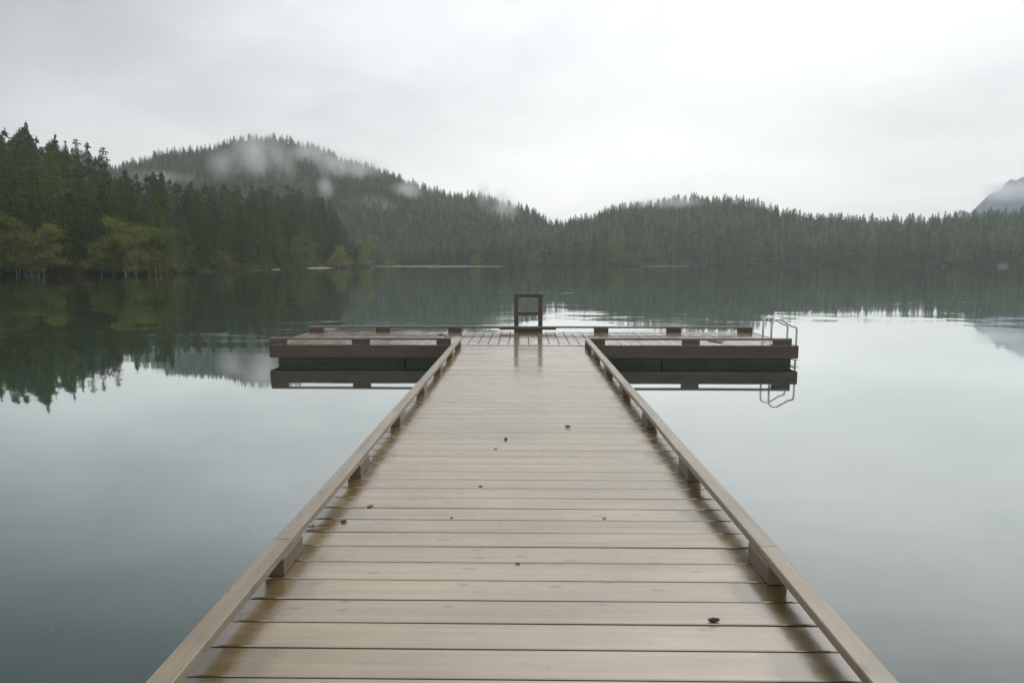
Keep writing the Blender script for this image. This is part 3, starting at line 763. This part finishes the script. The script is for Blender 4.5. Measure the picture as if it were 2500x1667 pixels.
# wooden ladder frame
lad = empty('wooden_ladder', (bx(1290), YB + .14, 0)); tag(lad, 'dark wooden ladder frame with two crossbars rising behind the platform back rail', 'wooden ladder')
YL = PY1 + .09
for (a, c) in ((1255, 1265.7), (1313.6, 1324)):
    b = MB(); b.box(((bx(a)+bx(c))/2*YL/YB, YL, .345), (.094, .09, 1.69), None, .004, tint=random.random()); P(b, 'post', M_POST, lad)
xl, xr = bx(1265.7)*YL/YB + .003, bx(1313.6)*YL/YB - .003
for z in (1.148, .755, .40, .09, -.25):
    b = MB(); b.box(((xl+xr)/2, YL, z), (xr - xl, .086, .082), None, .004, tint=random.random()); o = P(b, 'rung', M_POST, lad)
    if z > .5:                                    # rain drops hanging under the crossbar
        d = MB()
        for k in range(6):
            rock(d, (xl + (.0 if z < 1 else .0) + random.uniform(.02, xr-xl-.03)*.7, YL - .045, z - .044), (.0045, .0045, .006), k)
        q = d.build('water_drops', M_STEEL, smooth=True); q.parent = o; q['kind'] = 'stuff'

# steel swim ladder
sl_ = empty('steel_ladder', (4.95, 12.85, PZ)); tag(sl_, 'shiny steel swim ladder with two looped handrails at the right end of the platform', 'swim ladder')
for Yh in (12.66, 13.10):
    xa, xb = 4.60, 5.065; pts = [(xa, Yh, PZ), (xa, Yh, .60), (xa, Yh, .70)]
    for k in range(1, 8):                         # round bend at the top left
        a = math.pi - k*math.radians(125)/7; pts.append((xa + .115 + .115*math.cos(a), Yh, .718 + .115*math.sin(a)))
    pts += [(xb - .10, Yh, .70)]
    for k in range(1, 6):
        a = R(55) - k*R(55)/5; pts.append((xb - .10 + .10*math.cos(a), Yh, (.618) + .10*math.sin(a)))
    pts += [(xb, Yh, .5), (xb, Yh, .2), (xb, Yh, -.9)]
    b = MB(); b.tube(pts, .0185, 12); o = P(b, 'handrail', M_STEEL, sl_, True)
    for xx in (xa, xb - .0):
        f = MB()
        if xx == xa: f.tube([(xa, Yh, PZ + .001), (xa, Yh, PZ + .008)], .045, 14)
        else: f.box((xb - .022, Yh, PZ - .05), (.05, .05, .06), None, .004)
        q = f.build('mounting_bracket', M_STEEL); q.parent = o
for z in (.075, -.2, -.48):
    b = MB(); b.box((5.075, 12.88, z), (.10, .47, .022), None, .006); P(b, 'tread', M_STEEL, sl_)

# ------------------------------------------------------------------ litter on the deck
def cone_obj(u, v, s, lab, name='pine_cone', rz=0.):
    p = on_z(u, v, zdeck(on_z(u, v, .375).y)); b = MB()
    n = 26
    for k in range(n):                            # overlapping scales on a tapered core
        f = k/n; a = k*2.4; r = s*.45*math.sin(math.pi*(.15 + .8*f)); c = Vector((s*(f-.5)*1.7, r*.6*math.cos(a), r*.6*math.sin(a)))
        rock(b, c, (s*.14, s*.16, s*.10), k, random.random())
    rock(b, (0, 0, 0), (s*.85, s*.34, s*.34), 2)
    o = b.build(name, M_CONE, loc=(p.x, p.y, p.z + s*.4)); o.rotation_euler = (0, 0, rz); tag(o, lab, 'pine cone' if name == 'pine_cone' else 'debris')
cone_obj(839, 1275, .020, 'dark brown cone lying near the left kerb rail of the walkway', rz=.4)
cone_obj(1743, 1518, .026, 'dark oval cone near the bottom right of the walkway', rz=.1)
cone_obj(1235, 1073, .024, 'small brown cone on the middle planks of the walkway', rz=1.0)
cone_obj(1386, 1043, .026, 'long brown cone right of the middle of the walkway', rz=-.1)
cone_obj(985, 1028, .020, 'small brown cone beside a left kerb block', rz=.7)
def bit(u, v, s, lab, rz, col=M_LEAF, name='leaf', cat='leaf'):
    p = on_z(u, v, zdeck(on_z(u, v, .375).y)); b = MB(); n = 8; vs = []; 
    for k in range(n+1):
        f = k/n; wv = s*.26*math.sin(math.pi*f); zz = s*.05*math.sin(f*4)
        vs += [(s*(f-.5), -wv, zz + .002 + s*.1), (s*(f-.5), 0, zz + .001), (s*(f-.5), wv, zz + .002 + s*.14)]
    fs = [[k*3+j, (k+1)*3+j, (k+1)*3+j+1, k*3+j+1] for k in range(n) for j in range(2)]
    b.add(vs, fs); o = b.build(name, col, loc=(p.x, p.y, p.z + .001)); o.rotation_euler = (0, 0, rz)
    md = o.modifiers.new('thick', 'SOLIDIFY'); md.thickness = .0012; tag(o, lab, cat)
bit(1475, 1266, .030, 'tiny yellowish dead leaf right of the walkway centre', .9)
bit(904, 1237, .045, 'curled straw-coloured leaf inside the left kerb', .8); bit(1102, 1264, .026, 'tiny pale leaf left of the walkway centre', 1.2)
bit(1173, 1188, .026, 'tiny dark leaf lying on a plank gap left of centre', .1, M_CONE); bit(1210, 1097, .030, 'small dark leaf just below the small brown cone', .7, M_CONE)
bit(1264, 1377, .022, 'tiny dark leaf on a plank gap at the walkway centre', .2, M_CONE)
def twig(pts, r, lab, name='twig'):
    b = MB()
    for q in pts: b.tube(q, r, 5, r2=r*.4)
    c = b.v[0]; o = b.build(name, M_TWIG); tag(o, lab, 'twig')
def dk(u, v, z): p = on_z(u, v, z); return (p.x, p.y, z + .008)
twig([[dk(1729, 832, PZ), dk(1745, 836, PZ), dk(1768, 832.5, PZ)], [dk(1737, 834.5, PZ), dk(1752, 833, PZ)], [dk(1750, 836.5, PZ), dk(1766, 837.5, PZ)]], .012, 'forked dark twig lying on the right half of the platform')
twig([[dk(1073, 819, PZ), dk(1080, 816.5, PZ), dk(1087, 820, PZ)], [dk(1076, 820.5, PZ), dk(1084, 817, PZ)], [dk(1070, 817.5, PZ), dk(1086, 817.8, PZ)], [dk(1078, 815.5, PZ), dk(1082, 821, PZ)]], .014, 'small tangle of brown twigs by the back rail of the platform')
twig([[dk(745, 1290, .39), dk(775, 1286, .39), dk(806, 1283, .39)], [dk(760, 1288, .39), dk(768, 1279, .39)]], .004, 'thin strip of bark against the left kerb rail')

b = MB()
for k in range(90):                              # pollen and needles drifting on the water
    u = random.uniform(120, 980); v = random.uniform(1120, 1560); p = on_z(u, v, .003)
    if p.x > -1.35: continue
    a = random.uniform(0, 3.1); q = random.uniform(.003, .008); c, n_ = math.cos(a)*q, math.sin(a)*q
    b.add([(p.x - c, p.y - n_, .003), (p.x + n_*.5, p.y - c*.5, .003), (p.x + c, p.y + n_, .004), (p.x - n_*.5, p.y + c*.5, .003)], [[0, 1, 2, 3]])
o = b.build('floating_specks', M_LEAF); tag(o, 'tiny pale specks drifting on the dark water left of the walkway', 'floating debris', None, 'stuff')

# ------------------------------------------------------------------ mist and haze
def mist_mat(name, dens, scale, lo, hi):
    M = mat(name); tc = M.n('ShaderNodeTexCoord').outputs['Object']; pos = M.n('ShaderNodeNewGeometry').outputs['Position']
    ln = M.vmath('LENGTH', tc); fall = M.ramp(ln, [(.15, 1.0), (.95, 0.0)], 'EASE')
    nz = M.noise(M.mapping(pos, (scale, scale*.5, scale*.5)), 1.0, 5, .66)
    d = M.math('MULTIPLY', M.math('MULTIPLY', M.ramp(nz, [(lo, 0.0), (hi, 1.0)]), fall), dens)
    v = M.n('ShaderNodeVolumePrincipled', {'Color': (1, 1, 1, 1), 'Density': d, 'Anisotropy': .2}); M.out(vol=v)
    M.m.cycles.volume_step_rate = 1.0
    return M.m
MISTA = mist_mat('mist_thin', .060, .034, .38, .66)
def ico(name, m):
    import bmesh
    bm = bmesh.new(); bmesh.ops.create_icosphere(bm, subdivisions=3, radius=1); me = bpy.data.meshes.new(name); bm.to_mesh(me); bm.free(); me.materials.append(m); return me
MI = ico('mist', MISTA)
def mist(u, v, D, wpx, hpx, depth, rz=0):
    x, y = at(u, D); z = (HZ - v)*D/F + HC
    o = link('mist', MI, (x, y, z), 0, (wpx*D/F/2, depth/2, hpx*D/F/2)); o.rotation_euler = (0, 0, -math.atan2(x, y)); o['kind'] = 'stuff'
    tag(o, 'pale mist hanging over the wooded hills', 'mist', 'mist patches on the hills')
mist(645, 392, 600, 190, 170, 80); mist(700, 430, 590, 90, 150, 50); mist(560, 410, 590, 110, 110, 40); mist(410, 440, 590, 200, 50, 50); mist(860, 415, 620, 240, 90, 70); mist(1225, 512, 560, 110, 130, 60)
mist(900, 530, 560, 200, 130, 60); mist(1620, 500, 540, 280, 44, 50); mist(1870, 503, 500, 110, 36, 40); mist(2450, 470, 960, 200, 70, 90); mist(2540, 430, 980, 160, 70, 90); mist(1010, 470, 600, 160, 60, 50); mist(800, 470, 560, 60, 110, 40); mist(1180, 480, 560, 60, 100, 40); mist(750, 385, 640, 200, 90, 60)

M = mat('haze_air'); M.out(vol=M.n('ShaderNodeVolumePrincipled', {'Color': (.94, 1.0, .985, 1), 'Density': .00034, 'Anisotropy': .45}))
b = MB(); hb = (1700, 1700); z0, z1 = -5.0, 330.0
b.add([(sx*hb[0], sy*hb[1], z) for z in (z0, z1) for sx, sy in ((-1, -1), (1, -1), (1, 1), (-1, 1))], [[0, 3, 2, 1], [4, 5, 6, 7], [0, 1, 5, 4], [1, 2, 6, 5], [2, 3, 7, 6], [3, 0, 4, 7]])
o = b.build('haze', M.m); o['kind'] = 'stuff'; o['label'] = 'thin pale haze in the air over the lake'; o['category'] = 'haze'

S.view_settings.view_transform = 'Standard'; S.view_settings.look = 'None'; S.view_settings.exposure = 0.12; S.view_settings.gamma = 1
S.cycles.volume_bounces = 4; S.cycles.use_denoising = True
S.cycles.max_bounces = 8; S.cycles.transparent_max_bounces = 8
